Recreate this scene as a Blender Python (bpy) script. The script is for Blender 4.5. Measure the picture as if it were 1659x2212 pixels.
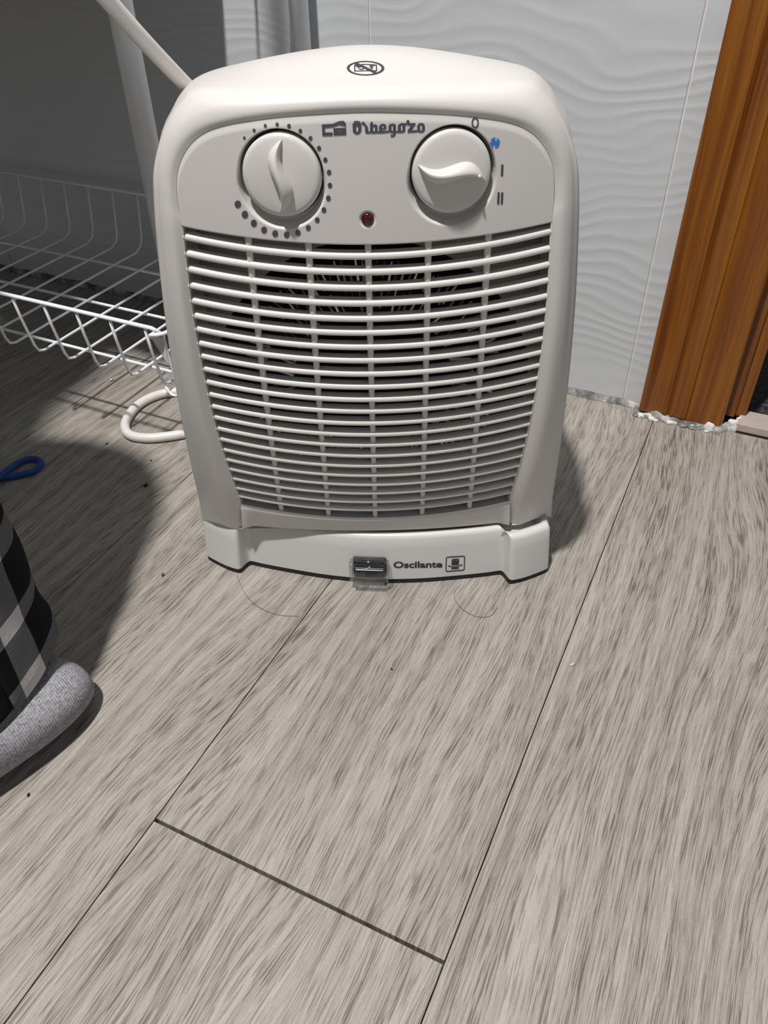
import bpy, bmesh, math, random
from mathutils import Vector, Matrix, noise
from mathutils.bvhtree import BVHTree
from mathutils.geometry import tessellate_polygon

random.seed(7)
for o in list(bpy.data.objects):
    bpy.data.objects.remove(o)
scene = bpy.context.scene
COL = scene.collection
R = math.radians

# ---------------------------------------------------------------- camera
FPX, CXP, CYP = 1700.76, 829.5, 1106.0          # focal length and centre in photo pixels (1659 x 2212)
PITCH, ROLL, YAW, CAMH = R(39.977), R(-1.122), R(26.193), 0.39
_fw = Vector((-math.sin(YAW), math.cos(YAW), 0)); _rt = Vector((math.cos(YAW), math.sin(YAW), 0)); _up = Vector((0, 0, 1))
FWD = math.cos(PITCH) * _fw - math.sin(PITCH) * _up
_u0 = math.sin(PITCH) * _fw + math.cos(PITCH) * _up
RGT = math.cos(ROLL) * _rt + math.sin(ROLL) * _u0
UPV = -math.sin(ROLL) * _rt + math.cos(ROLL) * _u0
CAMP = Vector((0, 0, CAMH))
cam_d = bpy.data.cameras.new('camera')
cam_d.sensor_fit = 'HORIZONTAL'; cam_d.sensor_width = 36.0
cam_d.lens = FPX / 1659.0 * 36.0
cam_d.clip_start = 0.01; cam_d.clip_end = 50
cam = bpy.data.objects.new('camera', cam_d)
M = Matrix((RGT, UPV, -FWD)).transposed().to_4x4(); M.translation = CAMP
cam.matrix_world = M
COL.objects.link(cam); scene.camera = cam

# ---------------------------------------------------------------- world, lamp, exposure
w = bpy.data.worlds.new('room_ambient'); scene.world = w; w.use_nodes = True
w.node_tree.nodes['Background'].inputs[0].default_value = (0.80, 0.88, 1.0, 1)
w.node_tree.nodes['Background'].inputs[1].default_value = 0.06
LAMP_POS = (-0.28, -0.33, 2.42)
ld = bpy.data.lights.new('ceiling_lamp_light', 'AREA'); ld.shape = 'DISK'; ld.size = 0.10
ld.energy = 65.0; ld.color = (1.0, 0.965, 0.93)
lo = bpy.data.objects.new('ceiling_lamp_light', ld); COL.objects.link(lo)
lo.location = LAMP_POS
lo.rotation_euler = (Vector((-0.2, 0.35, 0.1)) - Vector(LAMP_POS)).to_track_quat('-Z', 'Y').to_euler()
vs = scene.view_settings
vs.view_transform = 'Standard'; vs.look = 'None'; vs.gamma = 1.0; vs.exposure = 0.10
vs.use_curve_mapping = False

# ---------------------------------------------------------------- helpers
def ray(px, py):
    return FWD + RGT * ((px - CXP) / FPX) - UPV * ((py - CYP) / FPX)
def on_z(px, py, z=0.0):
    d = ray(px, py); return CAMP + d * ((z - CAMH) / d.z)
def on_y(px, py, y):
    d = ray(px, py); return CAMP + d * (y / d.y)
def at_depth(px, py, dep):
    return CAMP + ray(px, py) * dep

def link(ob, parent=None):
    COL.objects.link(ob)
    if parent: ob.parent = parent
    return ob
def mesh_obj(name, verts, faces, mat, parent=None, smooth=True, uvs=None):
    me = bpy.data.meshes.new(name)
    me.from_pydata([tuple(v) for v in verts], [], faces)
    if mat: me.materials.append(mat)
    if smooth:
        me.polygons.foreach_set('use_smooth', [True] * len(me.polygons))
    if uvs:
        ul = me.uv_layers.new(name='UVMap')
        for p in me.polygons:
            for li in p.loop_indices:
                ul.data[li].uv = uvs[me.loops[li].vertex_index]
    me.update()
    return link(bpy.data.objects.new(name, me), parent)
def fix_normals(ob):
    bm = bmesh.new(); bm.from_mesh(ob.data)
    bmesh.ops.recalc_face_normals(bm, faces=bm.faces)
    bm.to_mesh(ob.data); bm.free(); return ob
def sharp(ob, deg=35):
    ob.data.set_sharp_from_angle(angle=R(deg)); return ob
def box_data(x0, x1, y0, y1, z0, z1, bev=0.0):
    bm = bmesh.new()
    bmesh.ops.create_cube(bm, size=1.0)
    for v in bm.verts:
        v.co = Vector(((x0 + x1) / 2 + v.co.x * (x1 - x0), (y0 + y1) / 2 + v.co.y * (y1 - y0), (z0 + z1) / 2 + v.co.z * (z1 - z0)))
    if bev > 0:
        bmesh.ops.bevel(bm, geom=list(bm.edges), offset=bev, segments=2, profile=0.5, affect='EDGES')
    return bm
def bm_obj(name, bm, mat, parent=None, smooth=False):
    me = bpy.data.meshes.new(name); bm.to_mesh(me); bm.free()
    me.materials.append(mat)
    if smooth: me.polygons.foreach_set('use_smooth', [True] * len(me.polygons))
    return link(bpy.data.objects.new(name, me), parent)
def box(name, x0, x1, y0, y1, z0, z1, mat, parent=None, bev=0.0, smooth=False):
    return bm_obj(name, box_data(x0, x1, y0, y1, z0, z1, bev), mat, parent, smooth)
def empty(name, loc=(0, 0, 0), rz=0.0, label=None, cat=None, group=None):
    o = bpy.data.objects.new(name, None); COL.objects.link(o)
    o.location = loc; o.rotation_euler = (0, 0, rz); o.empty_display_size = 0.05
    if label: tag(o, label, cat, group)
    return o
def tag(o, label, cat, group=None, kind=None):
    o['label'] = label; o['category'] = cat
    if group: o['group'] = group
    if kind: o['kind'] = kind
    return o
def catmull(P, n, closed=False):
    P = [Vector(p) for p in P]; out = []; N = len(P)
    segs = N if closed else N - 1
    for i in range(segs):
        if closed:
            a, b, c, d = P[(i - 1) % N], P[i], P[(i + 1) % N], P[(i + 2) % N]
        else:
            b, c = P[i], P[i + 1]
            a = P[i - 1] if i > 0 else b * 2 - c
            d = P[i + 2] if i + 2 < N else c * 2 - b
        for k in range(n):
            t = k / n; t2 = t * t; t3 = t2 * t
            out.append(0.5 * ((2 * b) + (c - a) * t + (2 * a - 5 * b + 4 * c - d) * t2 + (3 * b - a - 3 * c + d) * t3))
    if not closed: out.append(P[-1].copy())
    return out
def tube_data(pts, rad, n=10, closed=False, caps=True):
    pts = [Vector(p) for p in pts]; N = len(pts)
    rads = rad if isinstance(rad, (list, tuple)) else [rad] * N
    T = []
    for i in range(N):
        if closed: t = pts[(i + 1) % N] - pts[(i - 1) % N]
        else: t = pts[min(i + 1, N - 1)] - pts[max(i - 1, 0)]
        T.append(t.normalized())
    ref = Vector((0, 0, 1)) if abs(T[0].z) < 0.9 else Vector((1, 0, 0))
    nrm = (ref - T[0] * ref.dot(T[0])).normalized()
    V, F = [], []
    for i in range(N):
        nrm = (nrm - T[i] * nrm.dot(T[i])).normalized()
        bi = T[i].cross(nrm)
        for k in range(n):
            a = 2 * math.pi * k / n
            V.append(pts[i] + (nrm * math.cos(a) + bi * math.sin(a)) * rads[i])
    for i in range(N if closed else N - 1):
        j = (i + 1) % N
        for k in range(n):
            F.append((i * n + k, i * n + (k + 1) % n, j * n + (k + 1) % n, j * n + k))
    if caps and not closed:
        F.append(tuple(reversed(range(n)))); F.append(tuple((N - 1) * n + k for k in range(n)))
    return V, F
def tube(name, pts, rad, mat, parent=None, n=10, closed=False):
    V, F = tube_data(pts, rad, n, closed)
    return mesh_obj(name, V, F, mat, parent)
def grid_faces(nu, nv, base=0, closed_u=False):
    F = []
    for j in range(nv - 1):
        for i in range(nu if closed_u else nu - 1):
            a = base + j * nu + i; b = base + j * nu + (i + 1) % nu
            F.append((a, b, b + nu, a + nu))
    return F
def share(src, name, parent=None, loc=None):
    o = src.copy(); o.name = name; COL.objects.link(o); o.parent = parent
    if loc is not None: o.location = loc
    return o
def lerp(a, b, t): return a + (b - a) * t
def sstep(a, b, x):
    t = max(0.0, min(1.0, (x - a) / (b - a))); return t * t * (3 - 2 * t)

# ---------------------------------------------------------------- materials
class NT:
    def __init__(s, name):
        s.m = bpy.data.materials.new(name); s.m.use_nodes = True
        s.t = s.m.node_tree; s.n = s.t.nodes; s.b = s.n['Principled BSDF']
    def add(s, typ, **kw):
        nd = s.n.new(typ)
        for k, v in kw.items(): setattr(nd, k, v)
        return nd
    def l(s, a, b): s.t.links.new(a, b)
    def val(s, sock, v):
        if hasattr(v, 'is_linked') or hasattr(v, 'links'): s.l(v, sock)
        else: sock.default_value = v
    def math(s, op, a, b=None, c=None, clamp=False):
        nd = s.add('ShaderNodeMath', operation=op); nd.use_clamp = clamp
        s.val(nd.inputs[0], a)
        if b is not None: s.val(nd.inputs[1], b)
        if c is not None: s.val(nd.inputs[2], c)
        return nd.outputs[0]
    def vec(s, x, y, z):
        nd = s.add('ShaderNodeCombineXYZ')
        for i, v in enumerate((x, y, z)): s.val(nd.inputs[i], v)
        return nd.outputs[0]
    def noise(s, v, scale=1.0, detail=2.0, rough=0.5, dist=0.0):
        nd = s.add('ShaderNodeTexNoise'); s.l(v, nd.inputs['Vector'])
        nd.inputs['Scale'].default_value = scale; nd.inputs['Detail'].default_value = detail
        nd.inputs['Roughness'].default_value = rough; nd.inputs['Distortion'].default_value = dist
        return nd.outputs[0]
    def ramp(s, f, stops):
        nd = s.add('ShaderNodeValToRGB'); s.l(f, nd.inputs[0]); e = nd.color_ramp.elements
        while len(e) < len(stops): e.new(0.5)
        for el, (p, c) in zip(e, stops):
            el.position = p; el.color = (c, c, c, 1) if isinstance(c, (int, float)) else (*c, 1)
        return nd.outputs[0]
    def mix(s, f, a, b, blend='MIX'):
        nd = s.add('ShaderNodeMix', data_type='RGBA', blend_type=blend)
        s.val(nd.inputs[0], f)
        for i, v in ((6, a), (7, b)):
            if isinstance(v, tuple): nd.inputs[i].default_value = (*v[:3], 1)
            else: s.l(v, nd.inputs[i])
        return nd.outputs[2]
    def obj_xyz(s, kind='Object'):
        tc = s.add('ShaderNodeTexCoord'); sp = s.add('ShaderNodeSeparateXYZ'); s.l(tc.outputs[kind], sp.inputs[0])
        return tc.outputs[kind], sp.outputs[0], sp.outputs[1], sp.outputs[2]
    def bump(s, h, strength, dist=0.001):
        nd = s.add('ShaderNodeBump'); nd.inputs['Strength'].default_value = strength; nd.inputs['Distance'].default_value = dist
        s.l(h, nd.inputs['Height']); s.l(nd.outputs[0], s.b.inputs['Normal'])
    def set(s, color=None, rough=None, metal=None, spec=None):
        if color is not None:
            if isinstance(color, tuple): s.b.inputs['Base Color'].default_value = (*color[:3], 1)
            else: s.l(color, s.b.inputs['Base Color'])
        if rough is not None: s.val(s.b.inputs['Roughness'], rough)
        if metal is not None: s.b.inputs['Metallic'].default_value = metal
        if spec is not None: s.b.inputs['Specular IOR Level'].default_value = spec
        return s.m

def plain(name, col, rough=0.5, metal=0.0, spec=0.5, var=0.04, nscale=60.0):
    t = NT(name); v, x, y, z = t.obj_xyz()
    n = t.noise(v, nscale, 3)
    lo_ = tuple(c * (1 - var) for c in col); hi_ = tuple(min(1, c * (1 + var)) for c in col)
    return t.set(t.mix(n, lo_, hi_), rough, metal, spec)

def m_plastic(name, col, rough):
    t = NT(name); v, x, y, z = t.obj_xyz()
    n = t.noise(v, 25, 3); g = t.noise(v, 2600, 1)
    c = t.mix(n, tuple(k * 0.975 for k in col), tuple(k * 1.02 for k in col))
    t.bump(g, 0.10, 0.0002)
    return t.set(c, rough, spec=0.45)

def m_floor():
    t = NT('greige_wood_plank'); v, x, y, z = t.obj_xyz()
    rnd = t.add('ShaderNodeObjectInfo').outputs['Random']
    off = t.math('MULTIPLY', rnd, 37.0)
    # grain field: across the plank, bent into cathedral figures by a slow noise
    big = t.noise(t.vec(t.math('MULTIPLY', x, 13.0), t.math('MULTIPLY', y, 2.4), off), 1.0, 1, 0.4)
    wob = t.noise(t.vec(t.math('MULTIPLY', x, 30.0), t.math('MULTIPLY', y, 11.0), t.math('ADD', off, 2.0)), 1.0, 1, 0.5)
    xw = t.math('ADD', t.math('MULTIPLY_ADD', big, 0.085, x), t.math('MULTIPLY', wob, 0.0040))
    ring = t.math('MULTIPLY_ADD', t.math('SINE', t.math('MULTIPLY', xw, 420.0)), 0.5, 0.5)
    # fine dark pores that follow the grain field, long streaks, broad tone
    s1 = t.noise(t.vec(t.math('MULTIPLY', xw, 560.0), t.math('MULTIPLY', y, 9.0), off), 1.0, 2, 0.6)
    s2 = t.noise(t.vec(t.math('MULTIPLY', xw, 1850.0), t.math('MULTIPLY', y, 50.0), t.math('ADD', off, 9.0)), 1.0, 1, 0.5)
    s4 = t.noise(t.vec(t.math('MULTIPLY', x, 2400.0), t.math('MULTIPLY', y, 420.0), t.math('ADD', off, 4.0)), 1.0, 1, 0.5)
    s3 = t.noise(t.vec(t.math('MULTIPLY', xw, 40.0), t.math('MULTIPLY', y, 5.0), t.math('ADD', off, 3.0)), 1.0, 3, 0.55)
    l1 = t.ramp(s1, [(0.36, 0.0), (0.62, 1.0)])
    l2 = t.ramp(s2, [(0.39, 1.0), (0.47, 0.0)])
    l3 = t.ramp(s3, [(0.34, 0.0), (0.66, 1.0)])
    tone = t.math('ADD', t.math('MULTIPLY', l1, 0.20), t.math('MULTIPLY', l3, 0.14))
    tone = t.math('ADD', tone, t.math('MULTIPLY_ADD', ring, 0.12, 0.56))
    dens = t.math('ADD', t.math('MULTIPLY_ADD', l3, -0.14, 0.54), t.math('MULTIPLY', ring, -0.16))
    gaps = t.math('SUBTRACT', 1.0, t.math('MULTIPLY', l2, dens))
    tone = t.math('MULTIPLY', t.math('MULTIPLY', tone, gaps), t.math('MULTIPLY_ADD', s4, 0.30, 0.85))
    c = t.ramp(tone, [(0.18, (0.072, 0.060, 0.050)), (0.44, (0.166, 0.147, 0.126)), (0.70, (0.300, 0.277, 0.248)), (1.0, (0.420, 0.398, 0.366))])
    t.bump(tone, 0.25, 0.0004)
    return t.set(c, t.math('MULTIPLY_ADD', tone, -0.10, 0.52), spec=0.35)

def m_tile():
    t = NT('white_wavy_wall_tile'); v, x, y, z = t.obj_xyz()
    oi = t.add('ShaderNodeObjectInfo')
    wob = t.noise(t.vec(t.math('MULTIPLY', x, 5.5), 0.0, t.math('MULTIPLY', z, 8.0)), 1.0, 2, 0.5)
    ph = t.math('ADD', t.math('MULTIPLY', z, 560.0), t.math('MULTIPLY', wob, 64.0))
    wv = t.math('MULTIPLY_ADD', t.math('SINE', ph), 0.5, 0.5)
    wv = t.math('POWER', wv, 1.6)
    amp = t.ramp(t.noise(t.vec(t.math('MULTIPLY', x, 4.0), 3.0, t.math('MULTIPLY', z, 22.0)), 1.0, 1), [(0.30, 0.42), (0.65, 1.0)])
    t.bump(t.math('MULTIPLY', wv, amp), 0.17, 0.0011)
    return t.set((0.60, 0.625, 0.65), 0.28, spec=0.45)

def m_wood():
    t = NT('varnished_brown_wood'); v, x, y, z = t.obj_xyz()
    wv = t.noise(t.vec(t.math('MULTIPLY', x, 14.0), t.math('MULTIPLY', y, 14.0), t.math('MULTIPLY', z, 4.0)), 1.0, 2)
    xw = t.math('ADD', x, t.math('MULTIPLY', t.math('SUBTRACT', wv, 0.5), 0.02))
    a = t.noise(t.vec(t.math('MULTIPLY', xw, 150.0), t.math('MULTIPLY', y, 60.0), t.math('MULTIPLY', z, 3.0)), 1.0, 3, 0.6)
    b = t.noise(t.vec(t.math('MULTIPLY', xw, 700.0), t.math('MULTIPLY', y, 200.0), t.math('MULTIPLY', z, 14.0)), 1.0, 2)
    tone = t.math('ADD', t.math('MULTIPLY', a, 0.75), t.math('MULTIPLY', b, 0.25))
    c = t.ramp(tone, [(0.30, (0.110, 0.028, 0.004)), (0.48, (0.215, 0.066, 0.006)), (0.68, (0.320, 0.120, 0.010))])
    sp = t.noise(v, 46, 1)
    c = t.mix(t.ramp(sp, [(0.80, 0.0), (0.815, 1.0)]), c, (0.7, 0.66, 0.6))
    t.bump(b, 0.12, 0.0004)
    return t.set(c, 0.33, spec=0.5)

def m_plaid():
    t = NT('black_grey_plaid_flannel')
    tc = t.add('ShaderNodeTexCoord'); mp = t.add('ShaderNodeMapping'); t.l(tc.outputs['UV'], mp.inputs[0])
    mp.inputs['Rotation'].default_value = (0, 0, R(2))
    sp = t.add('ShaderNodeSeparateXYZ'); t.l(mp.outputs[0], sp.inputs[0])
    u, v = sp.outputs[0], sp.outputs[1]
    def band(c, per, off, wd):
        f = t.math('FRACT', t.math('ADD', t.math('DIVIDE', c, per), off))
        d = t.math('ABSOLUTE', t.math('SUBTRACT', f, 0.5))
        return t.math('LESS_THAN', d, wd)
    bu = band(u, 0.066, 0.22, 0.150); bv = band(v, 0.066, 0.35, 0.150)
    tw = t.math('GREATER_THAN', t.math('SINE', t.math('MULTIPLY', t.math('ADD', u, t.math('MULTIPLY', v, 1.6)), 3600.0)), -0.1)
    both = t.math('MULTIPLY', bu, bv); one = t.math('MAXIMUM', bu, bv)
    grey = t.math('MULTIPLY', one, t.math('MULTIPLY_ADD', tw, 0.75, 0.25))
    c = t.mix(grey, (0.006, 0.006, 0.007), (0.20, 0.205, 0.215))
    c = t.mix(both, c, (0.62, 0.61, 0.62))
    n = t.noise(tc.outputs['Object'], 900, 2)
    c = t.mix(t.math('MULTIPLY', n, 0.10), c, (0.10, 0.10, 0.11))
    t.bump(n, 0.5, 0.0008)
    return t.set(c, 0.95, spec=0.1)

def m_sock():
    t = NT('grey_heather_knit'); v, x, y, z = t.obj_xyz()
    n = t.noise(t.vec(t.math('MULTIPLY', x, 900.0), t.math('MULTIPLY', y, 500.0), t.math('MULTIPLY', z, 900.0)), 1.0, 2)
    rib = t.math('SINE', t.math('MULTIPLY', t.math('ADD', y, t.math('MULTIPLY', x, 0.3)), 4200.0))
    c = t.mix(t.ramp(n, [(0.3, 0.0), (0.7, 1.0)]), (0.20, 0.20, 0.22), (0.43, 0.43, 0.46))
    t.bump(t.math('ADD', t.math('MULTIPLY', rib, 0.4), n), 0.5, 0.0006)
    return t.set(c, 0.95, spec=0.1)

def m_granite():
    t = NT('dark_speckled_granite'); v, x, y, z = t.obj_xyz()
    n = t.noise(v, 190, 4, 0.7)
    return t.set(t.ramp(n, [(0.35, (0.012, 0.012, 0.014)), (0.55, (0.05, 0.048, 0.055)), (0.70, (0.16, 0.15, 0.17))]), 0.35)

def m_caulk():
    t = NT('dirty_grout'); v, x, y, z = t.obj_xyz()
    n = t.noise(v, 70, 4, 0.6)
    return t.set(t.ramp(n, [(0.34, (0.045, 0.045, 0.045)), (0.50, (0.20, 0.20, 0.195)), (0.66, (0.52, 0.51, 0.49))]), 0.8)

PLASTIC = m_plastic('warm_white_plastic', (0.665, 0.645, 0.620), 0.36)
BASEPL = m_plastic('cool_white_plastic', (0.66, 0.655, 0.635), 0.36)
BAFFLE = plain('beige_inner_plastic', (0.42, 0.37, 0.33), 0.6)
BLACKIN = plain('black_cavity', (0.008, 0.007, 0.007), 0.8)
INK = plain('slate_print', (0.068, 0.070, 0.090), 0.5, var=0.02)
INKDARK = plain('dark_print', (0.030, 0.030, 0.036), 0.5, var=0.02)
INKBLUE = plain('blue_print', (0.020, 0.215, 0.60), 0.5, var=0.02)
REDLENS = plain('dark_red_lens', (0.050, 0.003, 0.006), 0.12, spec=0.7)
MATTBLACK = plain('matt_black', (0.010, 0.010, 0.010), 0.6)
SWITCHB = plain('black_switch_plastic', (0.016, 0.017, 0.021), 0.22)
METAL = plain('bright_heating_ribbon', (0.92, 0.91, 0.89), 0.22, metal=0.85)
MICA = plain('pale_mica', (0.55, 0.53, 0.49), 0.5)
CORDM = plain('white_cord_rubber', (0.74, 0.71, 0.69), 0.42)
RACKM = plain('white_enamel', (0.86, 0.89, 0.93), 0.30)
FLOORM, TILE, WOOD, PLAID, SOCK, GRANITE, CAULK = m_floor(), m_tile(), m_wood(), m_plaid(), m_sock(), m_granite(), m_caulk()
GROUT = plain('pale_grout', (0.74, 0.72, 0.68), 0.85, var=0.15, nscale=200)
SUBFLOOR = plain('dark_subfloor', (0.035, 0.028, 0.024), 0.9)
THRESH = plain('pale_threshold_wood', (0.47, 0.40, 0.36), 0.5, var=0.12, nscale=120)
BLUECORD = plain('blue_braided_cord', (0.020, 0.075, 0.30), 0.85, var=0.3, nscale=700)
CRUMBD = plain('dark_crumb', (0.02, 0.016, 0.014), 0.9)
CRUMBR = plain('red_crumb', (0.13, 0.03, 0.02), 0.8)
CRUMBP = plain('pale_crumb', (0.55, 0.52, 0.48), 0.9)
HAIR = plain('brown_hair', (0.07, 0.05, 0.035), 0.6)
NAVY = plain('dark_navy_cloth', (0.020, 0.022, 0.030), 0.95)
BOXM = plain('dark_grey_shade_box', (0.055, 0.05, 0.047), 0.95)
SKIN = plain('skin', (0.45, 0.28, 0.20), 0.6)
g = NT('clear_soft_plastic')
tr_ = g.add('ShaderNodeBsdfTransparent'); tr_.inputs[0].default_value = (0.86, 0.87, 0.88, 1)
gl_ = g.add('ShaderNodeBsdfGlossy'); gl_.inputs['Roughness'].default_value = 0.12
fr_ = g.add('ShaderNodeLayerWeight'); fr_.inputs['Blend'].default_value = 0.35
nz_ = g.noise(g.add('ShaderNodeTexCoord').outputs['Object'], 300, 2)
mx_ = g.add('ShaderNodeMixShader')
g.l(g.math('MULTIPLY_ADD', fr_.outputs['Facing'], 0.45, g.math('MULTIPLY', nz_, 0.06)), mx_.inputs[0])
g.l(tr_.outputs[0], mx_.inputs[1]); g.l(gl_.outputs[0], mx_.inputs[2])
g.l(mx_.outputs[0], g.n['Material Output'].inputs['Surface'])
CLEAR = g.m

# ---------------------------------------------------------------- setting: floor, wall, doorway
WALLY = 0.6463
floor = box('floor', -1.5, 1.3, -1.4, 0.66, -0.03, -0.0075, SUBFLOOR); floor['kind'] = 'structure'
PW, X0 = 0.16485, -0.0421
JOINTS = {-1: [0.139], 0: [-0.35], -2: [-0.25], -3: [0.02], 1: [0.31], -4: [0.3], 2: [-0.15], -5: [-0.1], 3: [0.1], 4: [0.3], 5: [-0.3], 6: [-0.3], 7: [0], -6: [0.1], -7: [-0.3], -8: [0]}
for k in range(-8, 8):
    a, b = X0 + k * PW, X0 + (k + 1) * PW
    cuts = [-1.395] + JOINTS[k] + [0.648]
    for c0, c1 in zip(cuts[:-1], cuts[1:]):
        wide = 0.0009 if k == -1 else 0.0006
        lo_y = c0 + (wide if c0 > -1 else 0); hi_y = c1 - (wide if c1 < 0.6 else 0)
        cx, cy = (a + b) / 2, (c0 + c1) / 2
        pl = box('floor_plank', a + 0.00028 - cx, b - 0.00028 - cx, lo_y - cy, hi_y - cy, -0.0075, 0.0, FLOORM, floor, bev=0.00035)
        pl.location = (cx, cy, 0)

wall = box('wall_back', -1.5, -0.030, WALLY + 0.0012, WALLY + 0.12, 0.0, 2.5, GROUT); wall['kind'] = 'structure'
GX = [-0.0729 - 0.2493 * i for i in range(7)]
edges = [(-0.0729, -0.031)] + [(GX[i + 1], GX[i]) for i in range(5)] + [(-1.5, GX[5])]
for a, b in edges:
    zs = [0.004, 0.404, 0.804, 1.204, 1.604, 2.004, 2.404]
    for z0, z1 in zip(zs[:-1], zs[1:]):
        tl = box('wall_tile', a + 0.0008, b - 0.0008, WALLY - 0.004, WALLY + 0.004, z0 + 0.0008, z1 - 0.0008, TILE, wall, bev=0.0006)
        tl.location = (0, 0.004, 0)
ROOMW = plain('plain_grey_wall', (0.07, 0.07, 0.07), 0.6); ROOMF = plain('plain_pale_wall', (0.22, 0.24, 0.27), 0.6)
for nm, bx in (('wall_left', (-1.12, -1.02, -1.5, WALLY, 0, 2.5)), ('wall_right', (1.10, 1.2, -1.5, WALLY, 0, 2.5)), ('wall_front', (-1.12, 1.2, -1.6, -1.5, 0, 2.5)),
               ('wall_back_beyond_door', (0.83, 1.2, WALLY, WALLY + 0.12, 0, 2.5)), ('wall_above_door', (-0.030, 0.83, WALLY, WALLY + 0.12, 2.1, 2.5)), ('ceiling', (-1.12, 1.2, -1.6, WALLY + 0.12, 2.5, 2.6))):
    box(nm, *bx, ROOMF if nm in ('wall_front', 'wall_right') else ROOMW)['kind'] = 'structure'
# dirty caulk line at the foot of the wall
V, F = [], []
nseg = 260
for i in range(nseg + 1):
    x = lerp(-1.2, -0.052, i / nseg)
    j1 = noise.noise((x * 34, 0, 0)); j2 = noise.noise((x * 40, 5, 0)); j3 = noise.noise((x * 15, 9, 0))
    d = 0.0035 + 0.0022 * j1 + 0.0015 * j3; hgt = 0.0058 + 0.0028 * j2
    V += [(x, WALLY - d, 0.0004), (x, WALLY - d * 0.55, hgt * 0.45), (x, WALLY - 0.0002, hgt), (x, WALLY + 0.004, hgt)]
F = grid_faces(4, nseg + 1)
fix_normals(mesh_obj('caulk_bead', V, F, CAULK, wall))

# wooden door casing with mouldings, jamb, threshold, hall floor
def extrude_profile(name, prof, z0, z1, mat, parent, ragged=0.0):
    n = len(prof); V = []; F = []
    for (x, y) in prof:
        dz = ragged * noise.noise((x * 130, y * 60, 2.0)) if ragged else 0
        V.append((x, y, z0 + abs(dz)))
    for (x, y) in prof: V.append((x, y, z1))
    for i in range(n):
        j = (i + 1) % n; F.append((i, j, n + j, n + i))
    F.append(tuple(range(n))); F.append(tuple(reversed(range(n, 2 * n))))
    return sharp(fix_normals(mesh_obj(name, V, F, mat, parent)), 50)
casing = empty('door_1', (0.0, 0.64, 0)); casing['kind'] = 'structure'
yc = 0.6355 - 0.64
prof = [(-0.0570, 0.02), (-0.0570, yc + 0.0015), (-0.0555, yc), (-0.0335, yc), (-0.0325, yc + 0.0016), (-0.0315, yc + 0.0020), (-0.0303, yc + 0.0004),
        (-0.0290, yc - 0.0004), (-0.0275, yc), (-0.0175, yc + 0.0004), (-0.0165, yc + 0.0018), (-0.0155, yc + 0.0006), (-0.0145, yc), (0.0085, yc), (0.0125, yc + 0.0020), (0.0135, yc + 0.005), (0.0135, 0.02)]
extrude_profile('casing_board', prof, 0.0035, 2.1, WOOD, casing, 0.004)
prof = [(0.0137, 0.03), (0.0137, 0.0125), (0.0205, 0.0125), (0.0215, 0.014), (0.0215, 0.0165), (0.0300, 0.0165), (0.0300, 0.03)]
extrude_profile('jamb_stop', prof, 0.006, 2.1, WOOD, casing, 0.004)
box('jamb_board', -0.0295, 0.0300, 0.0302, 0.13, 0.0, 2.1, WOOD, casing)
# crumbling plaster round the casing foot
random.seed(21)
for i in range(46):
    x = random.uniform(-0.060, 0.026); yy = (0.632 if x < 0.012 else 0.644) + random.uniform(-0.002, 0.0035); s = random.uniform(0.0010, 0.0034)
    bm = bmesh.new(); bmesh.ops.create_icosphere(bm, subdivisions=1, radius=1)
    for v in bm.verts:
        f = 1 + 0.4 * noise.noise(v.co * 1.7 + Vector((i * 3.1, 0, 0)))
        v.co = Vector((v.co.x * s * 1.3 * f, v.co.y * s * 0.8 * f, v.co.z * s * 0.7 * f))
    p_ = bm_obj('plaster_crumb', bm, CAULK if i % 3 else GROUT, casing); p_.location = (x, yy - 0.64, s * 0.5)
V, F = [], []
n_ = 60
for i in range(n_ + 1):
    x = lerp(-0.0615, 0.026, i / n_); q = noise.noise((x * 55, 3, 0)); q2 = noise.noise((x * 85, 7, 0))
    yf = 0.0 - 0.0085 + 0.002 * q + (0.0095 * sstep(0.010, 0.022, x)); hh = max(0.0015, 0.0045 + 0.0045 * q2)
    V += [(x, yf, 0.0003), (x, yf + 0.002, hh * 0.7), (x, yf + 0.0048, hh), (x, yf + 0.008, hh)]
fix_normals(mesh_obj('plaster_skirt', V, grid_faces(4, n_ + 1), CAULK, casing))
for i, (x, y, sx, sy, sz) in enumerate(((0.0215, 0.6485, 0.0045, 0.004, 0.005), (0.0265, 0.652, 0.0035, 0.003, 0.006), (0.0180, 0.645, 0.004, 0.004, 0.003), (0.004, 0.6335, 0.0045, 0.002, 0.0055), (-0.047, 0.6330, 0.006, 0.0018, 0.0030))):
    bm = bmesh.new(); bmesh.ops.create_icosphere(bm, subdivisions=3, radius=1)
    for v in bm.verts:
        f = 1 + 0.35 * noise.noise(v.co * 1.6 + Vector((i * 4.7, 1, 0))); v.co = Vector((v.co.x * sx * f, v.co.y * sy * f, v.co.z * sz * f))
    p_ = bm_obj('plaster_lump', bm, GROUT, casing, True); p_.location = (x, y - 0.64, sz * 0.45)
th = empty('trim_1', (0.05, 0.65, 0)); th['kind'] = 'structure'
box('threshold_board', -0.0245, 1.0, -0.009, 0.016, 0.0012, 0.0085, THRESH, th, bev=0.0006)
box('threshold_gap', -0.0245, 1.0, -0.0102, -0.0090, -0.002, 0.0010, MATTBLACK, th)
hall = box('floor_hall', -0.9, 1.3, 0.668, 1.9, -0.02, 0.0, GRANITE); hall['kind'] = 'structure'

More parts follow.
